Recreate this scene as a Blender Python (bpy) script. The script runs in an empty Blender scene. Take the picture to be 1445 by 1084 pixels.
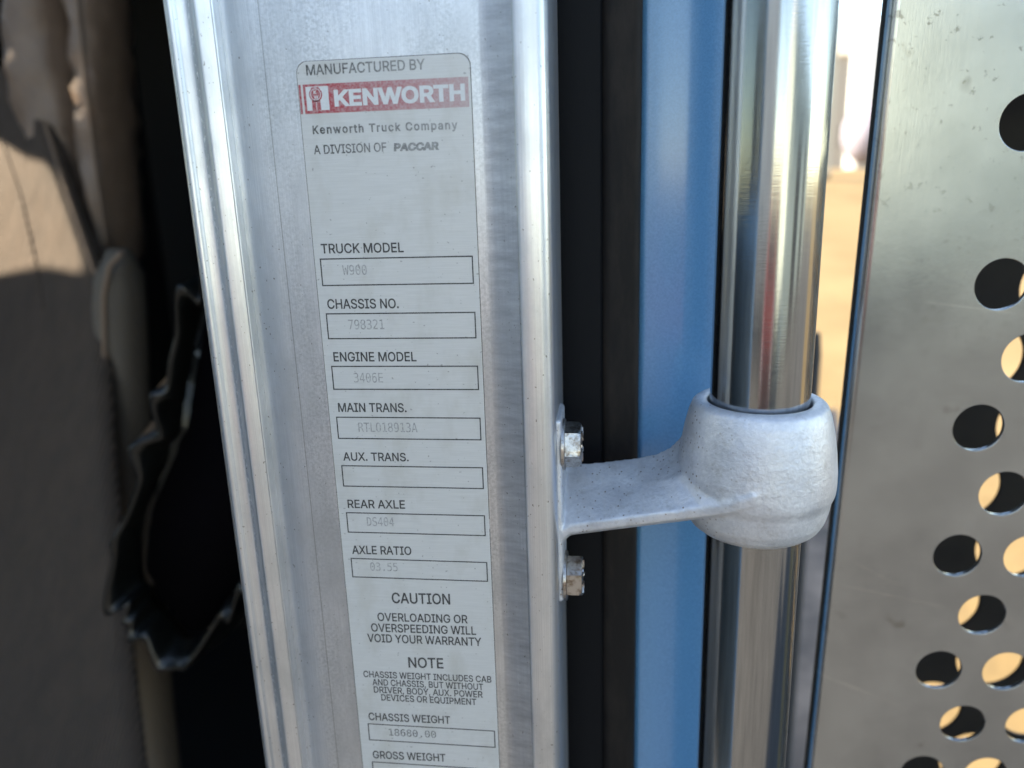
import bpy, bmesh, math, random, os
from mathutils import Vector, Matrix, noise

# ------------------------------------------------------------------ camera
S = bpy.context.scene
F, CX, CY, PW, PH = 1093.0, 722.5, 542.0, 1445.0, 1084.0
_d = Vector((855 - CX, 4660 - CY, F)).normalized()           # world down in lens axes
_h = -Vector((-7930 - CX, 530 - CY, F)); _h = (_h - _d * _h.dot(_d)).normalized()
_n = _h.cross(_d)
M = Matrix((_h, _n, -_d))                                    # lens axes -> world axes
CAM = -(M @ (Vector(((580 - CX) / F, (540 - CY) / F, 1)) * 0.26))

def P(px, py, Y):
    """the point in the plane y = Y that the photograph shows at pixel px, py"""
    r = M @ Vector(((px - CX) / F, (py - CY) / F, 1))
    return CAM + r * ((Y - CAM.y) / r.y)

cam_data = bpy.data.cameras.new('camera')
cam = bpy.data.objects.new('camera', cam_data)
S.collection.objects.link(cam)
mw = Matrix.Identity(4)
for i in range(3):
    mw[i][0] = M[i][0]; mw[i][1] = -M[i][1]; mw[i][2] = -M[i][2]; mw[i][3] = CAM[i]
cam.matrix_world = mw
cam_data.sensor_width = 36; cam_data.lens = F / PW * 36
cam_data.clip_start = 0.01; cam_data.clip_end = 3000
cam_data.dof.use_dof = True
cam_data.dof.focus_distance = 0.262
cam_data.dof.aperture_fstop = 7.2
S.camera = cam

# ------------------------------------------------------------------ sky, sun, exposure
SUN = Vector((-0.80, 0.12, 0.52)).normalized()               # towards the sun
world = bpy.data.worlds.new('World'); S.world = world; world.use_nodes = True
wn = world.node_tree.nodes; wl = world.node_tree.links
bg = wn['Background']
sky = wn.new('ShaderNodeTexSky'); sky.sky_type = 'NISHITA'; sky.sun_disc = False; sky.dust_density = .1; sky.ozone_density = 2.0; sky.altitude = 1500
sky.sun_elevation = math.asin(SUN.z); sky.sun_rotation = math.atan2(SUN.x, SUN.y)
wl.new(sky.outputs[0], bg.inputs[0]); bg.inputs[1].default_value = 0.14
sl = bpy.data.lights.new('sun', 'SUN'); sl.energy = 4.5; sl.angle = math.radians(0.53); sl.color = (1, .95, .87)
so = bpy.data.objects.new('sun', sl); S.collection.objects.link(so)
so.rotation_euler = (-SUN).to_track_quat('-Z', 'Y').to_euler()
S.view_settings.view_transform = 'Standard'; S.view_settings.look = 'None'
S.view_settings.gamma = 1; S.view_settings.exposure = 2.3
S.view_settings.use_white_balance = True; S.view_settings.white_balance_temperature = 8500
S.render.engine = 'CYCLES'

# ------------------------------------------------------------------ helpers
COL = S.collection
def link(o, parent=None):
    COL.objects.link(o)
    if parent is not None: o.parent = parent
    return o
def thing(name, label, cat, group=None, loc=(0, 0, 0)):
    o = bpy.data.objects.new(name, None); o.location = loc; o.empty_display_size = .02
    COL.objects.link(o); tag(o, label, cat, group); return o
def tag(o, label, cat, group=None):
    o['label'] = label; o['category'] = cat
    if group: o['group'] = group
    return o
def put(name, verts, faces, mat, parent=None, smooth=False, sharp=None):
    me = bpy.data.meshes.new(name); me.from_pydata([tuple(v) for v in verts], [], faces); me.update()
    me.materials.append(mat)
    return fin(name, me, parent, smooth, sharp)
def fin(name, me, parent=None, smooth=False, sharp=None):
    bm = bmesh.new(); bm.from_mesh(me); bmesh.ops.recalc_face_normals(bm, faces=bm.faces); bm.to_mesh(me); bm.free()
    if smooth:
        for p in me.polygons: p.use_smooth = True
        if sharp is not None: me.set_sharp_from_angle(angle=math.radians(sharp))
    o = bpy.data.objects.new(name, me); link(o, parent)
    if parent is not None and parent.type == 'EMPTY': o.matrix_parent_inverse = parent.matrix_world.inverted() if False else Matrix.Translation(-Vector(parent.location))
    return o
def bm_put(name, bm, mat, parent=None, smooth=False, sharp=None):
    me = bpy.data.meshes.new(name); bm.to_mesh(me); bm.free(); me.materials.append(mat)
    return fin(name, me, parent, smooth, sharp)
def box_bm(lo, hi, bevel=0, seg=2, bm=None):
    bm = bm or bmesh.new()
    lo, hi = Vector(lo), Vector(hi)
    r = bmesh.ops.create_cube(bm, size=1, matrix=Matrix.Translation((lo + hi) / 2) @ Matrix.Diagonal((*(hi - lo), 1)))
    if bevel:
        es = list({e for v in r['verts'] for e in v.link_edges})
        bmesh.ops.bevel(bm, geom=es, offset=bevel, segments=seg, affect='EDGES', profile=.5)
    return bm
def lathe(profile, n=48, loc=(0, 0, 0), closed=True):
    """profile = [(r, z)] closed loop round the z axis"""
    V, Fc = [], []; m = len(profile)
    for i in range(n):
        a = 2 * math.pi * i / n
        for r, z in profile: V.append((loc[0] + r * math.cos(a), loc[1] + r * math.sin(a), loc[2] + z))
    for i in range(n):
        j = (i + 1) % n
        for k in range(m if closed else m - 1):
            l = (k + 1) % m
            Fc.append((i * m + k, j * m + k, j * m + l, i * m + l))
    return V, Fc
def loft(sections, caps=True, closed=True):
    V, Fc = [], []; m = len(sections[0])
    for s in sections: V += [tuple(p) for p in s]
    for i in range(len(sections) - 1):
        for k in range(m if closed else m - 1):
            l = (k + 1) % m
            Fc.append((i * m + k, i * m + l, (i + 1) * m + l, (i + 1) * m + k))
    if caps and closed:
        Fc.append(tuple(range(m))[::-1]); Fc.append(tuple(range((len(sections) - 1) * m, len(sections) * m)))
    return V, Fc
def interp(tab, x):
    if x <= tab[0][0]: return tab[0][1]
    for (a, b), (c, d) in zip(tab, tab[1:]):
        if x <= c: return b + (d - b) * (x - a) / (c - a)
    return tab[-1][1]

# ------------------------------------------------------------------ materials
class Mat:
    def __init__(s, name, color=(.5, .5, .5), rough=.5, metal=0.0, **kw):
        s.m = bpy.data.materials.new(name); s.m.use_nodes = True
        s.t = s.m.node_tree; s.N = s.t.nodes; s.L = s.t.links; s.b = s.N['Principled BSDF']
        s.set('Base Color', (*color, 1)); s.set('Roughness', rough); s.set('Metallic', metal)
        for k, v in kw.items(): s.set(k.replace('_', ' '), v)
        s.tc = s.N.new('ShaderNodeTexCoord')
        s.geo = s.N.new('ShaderNodeNewGeometry')
    def set(s, k, v): s.b.inputs[k].default_value = v
    def pos(s, scale=(1, 1, 1)):
        m = s.N.new('ShaderNodeMapping'); m.inputs['Scale'].default_value = scale
        s.L.new(s.geo.outputs['Position'], m.inputs[0]); return m.outputs[0]
    def noise(s, scale, stretch=(1, 1, 1), detail=4, rough=.55):
        n = s.N.new('ShaderNodeTexNoise'); n.inputs['Scale'].default_value = scale
        n.inputs['Detail'].default_value = detail; n.inputs['Roughness'].default_value = rough
        s.L.new(s.pos(stretch), n.inputs['Vector']); return n.outputs[0]
    def ramp(s, src, stops):
        r = s.N.new('ShaderNodeValToRGB'); e = r.color_ramp.elements
        while len(e) < len(stops): e.new(.5)
        for el, (p, c) in zip(e, stops):
            el.position = p; el.color = (c, c, c, 1) if not hasattr(c, '__len__') else (*c, 1)
        s.L.new(src, r.inputs[0]); return r.outputs[0]
    def mix(s, fac, a, b, mode='MIX'):
        n = s.N.new('ShaderNodeMix'); n.data_type = 'RGBA'; n.blend_type = mode
        for sock, v in ((n.inputs[0], fac), (n.inputs[6], a), (n.inputs[7], b)):
            if hasattr(v, 'is_linked') or isinstance(v, bpy.types.NodeSocket): s.L.new(v, sock)
            elif hasattr(v, '__len__'): sock.default_value = (*v, 1)
            else: sock.default_value = v
        return n.outputs[2]
    def math(s, op, a, b=0.0, c=None):
        n = s.N.new('ShaderNodeMath'); n.operation = op
        for i, v in enumerate((a, b) if c is None else (a, b, c)):
            if isinstance(v, bpy.types.NodeSocket): s.L.new(v, n.inputs[i])
            else: n.inputs[i].default_value = v
        return n.outputs[0]
    def axis(s, k):
        n = s.N.new('ShaderNodeSeparateXYZ'); s.L.new(s.geo.outputs['Position'], n.inputs[0]); return n.outputs[k]
    def band(s, ax, c, w):
        """1 at coordinate c, falling to 0 at distance w"""
        d = s.math('ABSOLUTE', s.math('SUBTRACT', s.axis(ax), c))
        return s.math('SUBTRACT', 1.0, s.math('MINIMUM', s.math('DIVIDE', d, w), 1.0))
    def color(s, sock): s.L.new(sock, s.b.inputs['Base Color']); return s
    def roughness(s, src, lo, hi):
        n = s.N.new('ShaderNodeMapRange'); n.inputs[3].default_value = lo; n.inputs[4].default_value = hi
        s.L.new(src, n.inputs[0]); s.L.new(n.outputs[0], s.b.inputs['Roughness']); return s
    def bump(s, src, strength=.2, dist=.0005):
        n = s.N.new('ShaderNodeBump'); n.inputs['Strength'].default_value = strength; n.inputs['Distance'].default_value = dist
        s.L.new(src, n.inputs['Height'])
        old = s.b.inputs['Normal']
        if old.is_linked: s.L.new(old.links[0].from_socket, n.inputs['Normal'])
        s.L.new(n.outputs[0], old); return s

# x positions across the post face
XL = P(308, 540, 0).x; XRIDGE = P(369, 540, 0).x; XFACE = P(412, 540, 0).x
XSTRIP0 = P(697, 540, 0).x; XSTRIP1 = P(737, 540, 0).x; XR = P(782, 540, 0).x

# post aluminium: mill finish with streaks along z, cloudy oxide, pits, a scuffed trail in the groove
A = Mat('mill_aluminium', (.7, .72, .74), .36, .92)
streak = A.noise(1, (2600, 2600, 14), 3)
cloud = A.noise(55, (1, 1, .45), 6, .62)
fine = A.noise(900, (1, 1, 1), 3, .7)
cross = A.noise(1, (70, 70, 330), 6, .7)
c = A.mix(A.ramp(streak, [(.3, 0), (.7, 1)]), (.61, .635, .67), (.73, .755, .785))
c = A.mix(A.ramp(cloud, [(.42, 0), (.62, .75)]), c, (.51, .535, .56))
c = A.mix(A.math('MULTIPLY', A.math('MULTIPLY', A.ramp(fine, [(.42, 0), (.6, 1)]), A.ramp(A.noise(38, (1, 1, .35), 5, .65), [(.38, .10), (.62, .65)])), A.ramp(A.band(0, (XFACE + XSTRIP0) / 2, (XSTRIP0 - XFACE) * .56), [(.02, .12), (.14, 1)])), c, (.36, .39, .41))
instrip = A.band(0, (XSTRIP0 + XSTRIP1) / 2, (XSTRIP1 - XSTRIP0) * .62)
c = A.mix(A.math('MULTIPLY', A.ramp(instrip, [(.05, 0), (.22, 1)]), A.ramp(cross, [(.32, .85), (.68, .1)])), c, (.36, .37, .40))
pit = A.ramp(A.noise(1100, (1, 1, .7), 1), [(.735, 0), (.76, 1)])
c = A.mix(A.math('MULTIPLY', pit, .7), c, (.12, .11, .1))
trail = A.math('MULTIPLY', A.ramp(A.band(0, P(338, 540, 0).x, .0011), [(.3, 0), (.8, 1)]), A.ramp(A.noise(1, (1500, 1500, 500), 2), [(.56, 0), (.62, .8)]))
c = A.mix(A.math('MINIMUM', A.math('MULTIPLY', trail, 1.6), 1.0), c, (.95, .95, .97))
scr = A.ramp(A.band(0, P(372, 80, 0).x, .00022), [(.1, 0), (.6, 1)])
c = A.mix(A.math('MULTIPLY', scr, .55), c, (.16, .17, .16))
A.color(c).roughness(cloud, .28, .44)
A.bump(streak, .10, .0003).bump(fine, .16, .0002)
ALU = A.m

# data plate: grey foil with printing
Lb = Mat('plate_foil', (.5, .52, .52), .42, .15)
br = Lb.noise(1, (90, 90, 2600), 3)
sm = Lb.noise(70, (1, 1, .6), 5, .6)
c = Lb.mix(Lb.ramp(br, [(.3, 0), (.7, 1)]), (.54, .54, .52), (.60, .60, .58))
c = Lb.mix(Lb.ramp(sm, [(.5, 0), (.75, .5)]), c, (.42, .40, .345))
c = Lb.mix(Lb.ramp(Lb.noise(900, (1, 1, 1), 1), [(.745, 0), (.76, .5)]), c, (.16, .15, .14))
Lb.color(c).roughness(sm, .34, .5)
FOIL = Lb.m
def ink(name, col, keep, fade=None):
    m = Mat(name, col, .55)
    w = m.ramp(m.noise(1500, (1, 1, 1), 3, .7), [(.38, max(0, keep - .35)), (.62, min(1, keep + .15))])
    if fade:
        x0, x1, k = fade
        g = m.N.new('ShaderNodeMapRange'); g.inputs[1].default_value = x0; g.inputs[2].default_value = x1
        g.inputs[3].default_value = 1; g.inputs[4].default_value = k
        m.L.new(m.axis(0), g.inputs[0]); w = m.math('MULTIPLY', w, g.outputs[0])
    m.color(m.mix(w, (.55, .55, .53), col)); return m.m
INK = ink('ink_black', (.012, .012, .013), 1.2)
INKFADE = ink('ink_sunfaded', (.015, .015, .016), 1.0, (P(440, 100, 0).x, P(640, 100, 0).x, .55))
TYPED = ink('typed_grey', (.16, .16, .16), .62)
TYPEDDARK = ink('typed_dark', (.06, .06, .06), .82)
RED = ink('ink_red', (.40, .030, .045), .95, (P(470, 140, 0).x, P(668, 140, 0).x, .42))
WHITEINK = ink('ink_knockout', (.66, .675, .67), .9)

# cast bracket
B = Mat('cast_aluminium', (.6, .62, .66), .48, .55)
g1 = B.noise(700, (1, 1, 1), 3, .6); g2 = B.noise(90, (1, 1, 1), 5, .6)
c = B.mix(B.ramp(g2, [(.35, 0), (.7, 1)]), (.58, .59, .62), (.74, .75, .77))
c = B.mix(B.math('MULTIPLY', B.ramp(g1, [(.35, 0), (.7, 1)]), .4), c, (.46, .48, .52))
v = B.N.new('ShaderNodeTexVoronoi'); v.inputs['Scale'].default_value = 520; B.L.new(B.pos(), v.inputs['Vector'])
spk = B.math('MULTIPLY', B.ramp(v.outputs['Distance'], [(.13, .8), (.22, 0)]), B.ramp(B.noise(130, (1, 1, 1), 3), [(.47, 0), (.55, 1)]))
spk = B.math('MULTIPLY', spk, B.ramp(B.band(0, P(880, 690, 0).x, .045), [(.05, 0), (.5, 1)]))
c = B.mix(spk, c, (.13, .075, .04))
c = B.mix(B.math('MULTIPLY', B.ramp(B.noise(220, (1, 1, 1), 6, .7), [(.55, 0), (.72, 1)]), .45), c, (.36, .34, .31))
B.color(c).roughness(g2, .40, .58); B.bump(g1, .38, .0006).bump(g2, .35, .001)
CAST = B.m

# grab pole
T = Mat('brushed_stainless', (.62, .62, .61), .17, 1)
st = T.noise(1, (900, 900, 40), 2); sc = T.noise(1, (200, 200, 2200), 2)
T.color(T.mix(T.ramp(st, [(.3, 0), (.7, 1)]), (.31, .325, .335), (.39, .405, .415))).roughness(sc, .10, .20).bump(sc, .05, .0002)
TUBE = T.m
BO = Mat('zinc_bolt', (.5, .48, .45), .33, 1); BO.color(BO.mix(BO.ramp(BO.noise(380, (1, 1, 1), 5, .7), [(.45, 0), (.65, 1)]), (.52, .50, .48), (.22, .17, .13))); BO.bump(BO.noise(800), .3, .0004); BOLT = BO.m

# blue paint, rubber, black trim
pb = Mat('blue_paint', (.055, .17, .36), .30, .0, Coat_Weight=1.0, Coat_Roughness=.14)
pb.color(pb.mix(pb.ramp(pb.noise(1400, (1, 1, 1), 2), [(.35, 0), (.65, 1)]), (.078, .270, .49), (.105, .325, .57)))
BLUE = pb.m
rb = Mat('black_rubber', (.004, .005, .007), .6, 0, Specular_IOR_Level=.15); rb.bump(rb.noise(350, (1, 1, .2)), .2, .0006); RUBBER = rb.m
rb2 = Mat('brown_black_rubber', (.012, .010, .0095), .6, 0, Specular_IOR_Level=.2); rb2.color(rb2.mix(rb2.ramp(rb2.noise(90, (1, 1, .25), 6, .7), [(.45, 0), (.7, 1)]), (.010, .009, .009), (.026, .021, .018))); rb2.bump(rb2.noise(250, (1, 1, .15)), .25, .0008); RUBBER2 = rb2.m
TRIM = Mat('black_trim', (.006, .006, .007), .75).m

# perforated shield
SH = Mat('shield_stainless', (.55, .56, .56), .3, 1)
s1 = SH.noise(26, (1, 1, 1), 5, .6); s2 = SH.noise(260, (1, 1, 1), 3, .65); s3 = SH.noise(1, (1200, 1200, 60), 2)
c = SH.mix(SH.ramp(s1, [(.35, 0), (.7, 1)]), (.37, .395, .41), (.47, .50, .515))
zg = SH.N.new('ShaderNodeMapRange'); zg.inputs[1].default_value = .02; zg.inputs[2].default_value = .14; SH.L.new(SH.axis(2), zg.inputs[0])
c = SH.mix(SH.math('MULTIPLY', SH.ramp(s2, [(.61, 0), (.68, 1)]), SH.math('MULTIPLY_ADD', zg.outputs[0], .6, .12)), c, (.13, .12, .11))
c = SH.mix(SH.math('MULTIPLY', SH.ramp(SH.noise(60, (1, 1, 1), 2), [(.68, 0), (.74, 1)]), .5), c, (.2, .19, .17))
for (xa, za), (xb, zb), wd in (((.16, -.118), (.26, -.142), .0006), ((.17, -.105), (.20, -.122), .0004), ((.155, -.165), (.21, -.190), .0012), ((.19, .012), (.235, .005), .0008)):
    sl_ = (zb - za) / (xb - xa)
    ln = SH.math('ABSOLUTE', SH.math('SUBTRACT', SH.math('SUBTRACT', SH.axis(2), za), SH.math('MULTIPLY', SH.math('SUBTRACT', SH.axis(0), xa), sl_)))
    mk = SH.math('MULTIPLY', SH.math('SUBTRACT', 1.0, SH.math('MINIMUM', SH.math('DIVIDE', ln, wd), 1.0)), SH.ramp(SH.band(0, (xa + xb) / 2, (xb - xa) / 2), [(0, 0), (.4, 1)]))
    c = SH.mix(SH.math('MULTIPLY', SH.math('MULTIPLY', mk, SH.ramp(SH.noise(120), [(.35, .1), (.6, 1)])), .32), c, (.82, .83, .82))
SH.color(c).roughness(s1, .17, .30).bump(s3, .04, .0002).bump(s2, .06, .0003)
SHIELD = SH.m

so_m = Mat('shade_black_steel', (.02, .019, .018), .6, .3); so_m.color(so_m.mix(so_m.noise(60), (.012, .012, .012), (.035, .03, .026))); SHADEBLACK = so_m.m  # near-black colour stands in for the unlit inside of the shield
# cab interior
fb = Mat('seat_fabric', (.36, .27, .2), .85, 0, Sheen_Weight=.0)
wv = fb.N.new('ShaderNodeTexWave'); wv.wave_type = 'BANDS'; wv.bands_direction = 'X'; wv.inputs['Scale'].default_value = 75
wv.inputs['Distortion'].default_value = 1.2; wv.inputs['Detail'].default_value = 2
fb.L.new(fb.pos((1, .6, .12)), wv.inputs['Vector'])
fb.color(fb.mix(fb.ramp(fb.noise(45, (1, 1, .5), 6, .7), [(.35, 0), (.65, 1)]), fb.mix(wv.outputs['Fac'], (.060, .042, .031), (.130, .088, .063)), fb.mix(wv.outputs['Fac'], (.045, .033, .025), (.098, .068, .050)))).bump(wv.outputs['Fac'], .8, .0016).bump(fb.noise(500), .4, .001).bump(fb.noise(7, (1, 1, .5), 4), .6, .03)
FABRIC = fb.m
le = Mat('brown_leather', (.16, .11, .085), .38); le.bump(le.noise(60, (1, 1, .5), 6, .7), .5, .006)
le.color(le.mix(le.noise(40, (1, 1, 1), 5), (.15, .10, .072), (.36, .25, .185))); LEATHER = le.m
gb = Mat('grey_webbing', (.15, .125, .10), .85)
gw = gb.N.new('ShaderNodeTexWave'); gw.inputs['Scale'].default_value = 160; gw.bands_direction = 'X'; gb.L.new(gb.pos((1, 1, .02)), gw.inputs['Vector'])
gb.bump(gw.outputs['Fac'], .5, .001); WEB = gb.m
PIPE = Mat('piping_brown', (.24, .16, .11), .6).m
vi = Mat('black_vinyl', (.006, .0065, .006), .28); vi.bump(vi.noise(90, (1, 1, 1), 4), .3, .002); VINYL = vi.m
LIN = Mat('purple_lining', (.0025, .002, .003), .95, 0, Specular_IOR_Level=.05).m

# outside
gm = Mat('sandy_ground', (.40, .28, .16), .95)
gm.color(gm.mix(gm.ramp(gm.noise(.35, (1, 1, 1), 8, .6), [(.35, 0), (.65, 1)]), (.155, .102, .040), (.24, .168, .078)))
gm.bump(gm.noise(6, (1, 1, 1), 6), .4, .05); SAND = gm.m
pm = Mat('dark_asphalt', (.07, .07, .07), .9)
pm.color(pm.mix(pm.noise(1.5, (1, 1, 1), 8, .65), (.05, .05, .052), (.095, .092, .09))).bump(pm.noise(40, (1, 1, 1), 5), .3, .01); CONC = pm.m
dm = Mat('worn_deck_plate', (.4, .37, .35), .7, 0)
dm.color(dm.mix(dm.ramp(dm.noise(7, (1, 1, 1), 5, .6), [(.38, 0), (.62, 1)]), (.17, .115, .085), (.50, .33, .235))); DECK = dm.m
WHITE = Mat('white_tank_paint', (.55, .55, .55), .45).m
LILAC = Mat('grey_tank_paint', (.24, .225, .28), .6).m
CREAM = Mat('cream_paint', (.50, .45, .36), .6).m
BEIGE = Mat('beige_cladding', (.42, .36, .30), .8).m
DARK = Mat('dark_steel', (.05, .05, .055), .5, .3).m
MATTE = Mat('dull_grey_steel', (.07, .068, .07), .85).m
GLASSD = Mat('dark_window', (.03, .035, .04), .15).m

# ------------------------------------------------------------------ setting: ground, pad
def gz(y):
    t = min(max((y - 5) / 34, 0), 1); return -2.0 + 2.02 * (t * t * (3 - 2 * t))
V, Fc = [], []
ys = [-900, -200, -60, -20, -6, 0, 3, 5] + [5 + 2 * i for i in range(1, 19)] + [60, 120, 400, 1500]
xs = [-1500, -300, -60, -20, 0, 10, 20, 40, 80, 300, 1500]
for y in ys:
    for x in xs: V.append((x, y, gz(y)))
nx = len(xs)
for j in range(len(ys) - 1):
    for i in range(nx - 1): Fc.append((j * nx + i, j * nx + i + 1, (j + 1) * nx + i + 1, (j + 1) * nx + i))
g = put('ground', V, Fc, SAND, smooth=True); g['kind'] = 'structure'
pad = bm_put('asphalt_pad', box_bm((-40, -45, -2.2), (40, .3, -1.9), .02), CONC); pad['kind'] = 'structure'

# ------------------------------------------------------------------ aluminium door post
ZT, ZB = .62, -.72
prof = []
def arc(cx, cy, r, a0, a1, n):
    for i in range(n + 1):
        a = math.radians(a0 + (a1 - a0) * i / n); prof.append((cx + r * math.cos(a), cy + r * math.sin(a)))
# from back left, round the lip bead, groove, raised flange with a crisp ridge, cove, face, right corner
prof.append((XL + .0014, .030)); prof.append((XL + .0010, .004))
arc(XL + .0021, -.0022, .0021, 175, 330, 14)
lipx, lipy = prof[-1]; gx = P(336, 540, 0).x
for t in range(1, 9):
    u = t / 8; prof.append((lipx + (gx - lipx) * u, lipy + (-.0024 - lipy) * math.sin(u * math.pi / 2)))
fx = P(349, 540, 0).x; RY = -.0042
for t in range(1, 9):
    u = t / 8; prof.append((gx + (fx - gx) * u, -.0024 + (RY + .0024) * .5 * (1 - math.cos(u * math.pi))))
for t in range(1, 8):
    u = t / 7; prof.append((fx + (XRIDGE - .0007 - fx) * u, RY + .0013 * u ** 1.3))
arc(XRIDGE - .0004, RY + .0016, .0004, -110, 15, 7)
prof.append((XRIDGE + .0002, -.0014))
for t in range(0, 15):
    u = t / 14; prof.append((XRIDGE + .0004 + (XFACE - XRIDGE - .0004) * u, .0006 * (1 - u) ** 1.8))
prof.append((XSTRIP0 - .001, 0)); prof.append((XSTRIP0, -.00005))
for t in range(1, 8):
    u = t / 7; prof.append((XSTRIP0 + (XSTRIP1 - XSTRIP0) * u, -.0022 * u ** 1.2))
prof.append((XSTRIP1 + .0002, -.0025)); prof.append((XSTRIP1 + .0006, -.00265))
for t in range(1, 8):
    u = t / 7; prof.append((XSTRIP1 + .0006 + (XR - .0042 - XSTRIP1 - .0006) * u, -.00265 - .0003 * math.sin(u * math.pi)))
arc(XR - .0042, .00155, .0042, -90, 0, 10)
prof.append((XR, .045)); prof.append((XR - .01, .046)); prof.append((XL + .012, .046)); 
zs = [ZB + (ZT - ZB) * i / 26 for i in range(27)]
def wob(x, z): return .00008 * noise.noise(Vector((x * 40, 1.3, z * 22)))
V, Fc = loft([[(x + wob(x, z), y + wob(x + 5, z), z) for x, y in prof] for z in zs])
post = put('door_post', V, Fc, ALU, smooth=True, sharp=38)
tag(post, 'bare aluminium door post with raised left flange and rounded right corner', 'door post')

# ------------------------------------------------------------------ data plate
plate = thing('data_plate', 'long grey foil data plate with red band and printed boxes on the aluminium post', 'data plate', loc=(0, 0, 0))
lx = (P(415.5, 100, 0).x + P(467, 620, 0).x + P(516.5, 1084, 0).x) / 3
rx = (P(660, 90, 0).x + P(685.7, 620, 0).x + P(707, 1084, 0).x) / 3
ztop = (P(430, 87.5, 0).z + P(648, 75.5, 0).z) / 2
zbot = ztop - .335
pts = []
cr = .0036
for (cx_, cz_, a0) in ((lx + cr, ztop - cr, 180), (rx - cr, ztop - cr, 90), (rx - cr, zbot + cr, 0), (lx + cr, zbot + cr, -90)):
    for i in range(7):
        a = math.radians(a0 - 90 * i / 6); pts.append((cx_ + cr * math.cos(a), cz_ + cr * math.sin(a)))
yb, yf, yc = .0001, -.00030, -.00022
n = len(pts); ccx, ccz = (lx + rx) / 2, (ztop + zbot) / 2
ins = [(x + (.00012 if x < ccx else -.00012), z + (.00012 if z < ccz else -.00012)) for x, z in pts]
V = [(x, yb, z) for x, z in pts] + [(x, yc, z) for x, z in pts] + [(x, yf, z) for x, z in ins]
Fc = [(i, (i + 1) % n, n + (i + 1) % n, n + i) for i in range(n)] + [(n + i, n + (i + 1) % n, 2 * n + (i + 1) % n, 2 * n + i) for i in range(n)] + [tuple(range(2 * n, 3 * n))]
put('foil', V, Fc, FOIL, plate)
GRIME = Mat('adhesive_grime', (.10, .085, .07), .8).m
rnd_ = random.Random(4)
gp = [(x + (x - ccx) / abs(x - ccx) * (.00016 + rnd_.uniform(0, .0001)), z + (z - ccz) / abs(z - ccz) * (.00016 + rnd_.uniform(0, .0001))) for x, z in pts]
put('adhesive_edge', [(x, -.00003, z) for x, z in gp] + [(x, .0001, z) for x, z in gp], [tuple(range(n))] + [(k, (k + 1) % n, n + (k + 1) % n, n + k) for k in range(n)], GRIME, plate)
YINK = -.00033

fdir = os.path.join(bpy.utils.resource_path('LOCAL'), 'datafiles', 'fonts')
def font(fn):
    try: return bpy.data.fonts.load(os.path.join(fdir, fn))
    except Exception: return None
SANS, MONO = font('Inter.woff2'), font('DejaVuSansMono.woff2')
def flatten(sp, res=5):
    pts = []
    if sp.type == 'POLY': return [Vector(p.co[:2]) for p in sp.points]
    b = sp.bezier_points; m = len(b)
    for k in range(m):
        p0, p1 = b[k], b[(k + 1) % m]
        a0, h0, h1, a1 = (Vector(q[:2]) for q in (p0.co, p0.handle_right, p1.handle_left, p1.co))
        straight = (h0 - a0).length < 1e-6 and (h1 - a1).length < 1e-6 or abs((a1 - a0).cross(h0 - a0)) + abs((a1 - a0).cross(h1 - a0)) < 1e-6
        for t in ([0] if straight else [q / res for q in range(res)]):
            pts.append(a0 * (1 - t) ** 3 + h0 * 3 * t * (1 - t) ** 2 + h1 * 3 * t * t * (1 - t) + a1 * t ** 3)
    out = []
    for p in pts:
        if not out or (p - out[-1]).length > 1e-5: out.append(p)
    if len(out) > 1 and (out[0] - out[-1]).length < 1e-5: out.pop()
    return out
def area(p): return .5 * sum(p[i].x * p[(i + 1) % len(p)].y - p[(i + 1) % len(p)].x * p[i].y for i in range(len(p)))
def inside(q, p):
    c = False
    for i in range(len(p)):
        a, b = p[i], p[i - 1]
        if (a.y > q.y) != (b.y > q.y) and q.x < (b.x - a.x) * (q.y - a.y) / (b.y - a.y) + a.x: c = not c
    return c
def fatten(p, d):
    out = []; m = len(p)
    for i in range(m):
        e0 = (p[i] - p[i - 1]).normalized(); e1 = (p[(i + 1) % m] - p[i]).normalized()
        nrm = Vector((e0.y + e1.y, -e0.x - e1.x)); k = nrm.length
        if k < .3: out.append(p[i].copy()); continue
        nrm /= k; out.append(p[i] + nrm * d / max(nrm.dot(Vector((e0.y, -e0.x))), .5))
    return out
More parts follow.
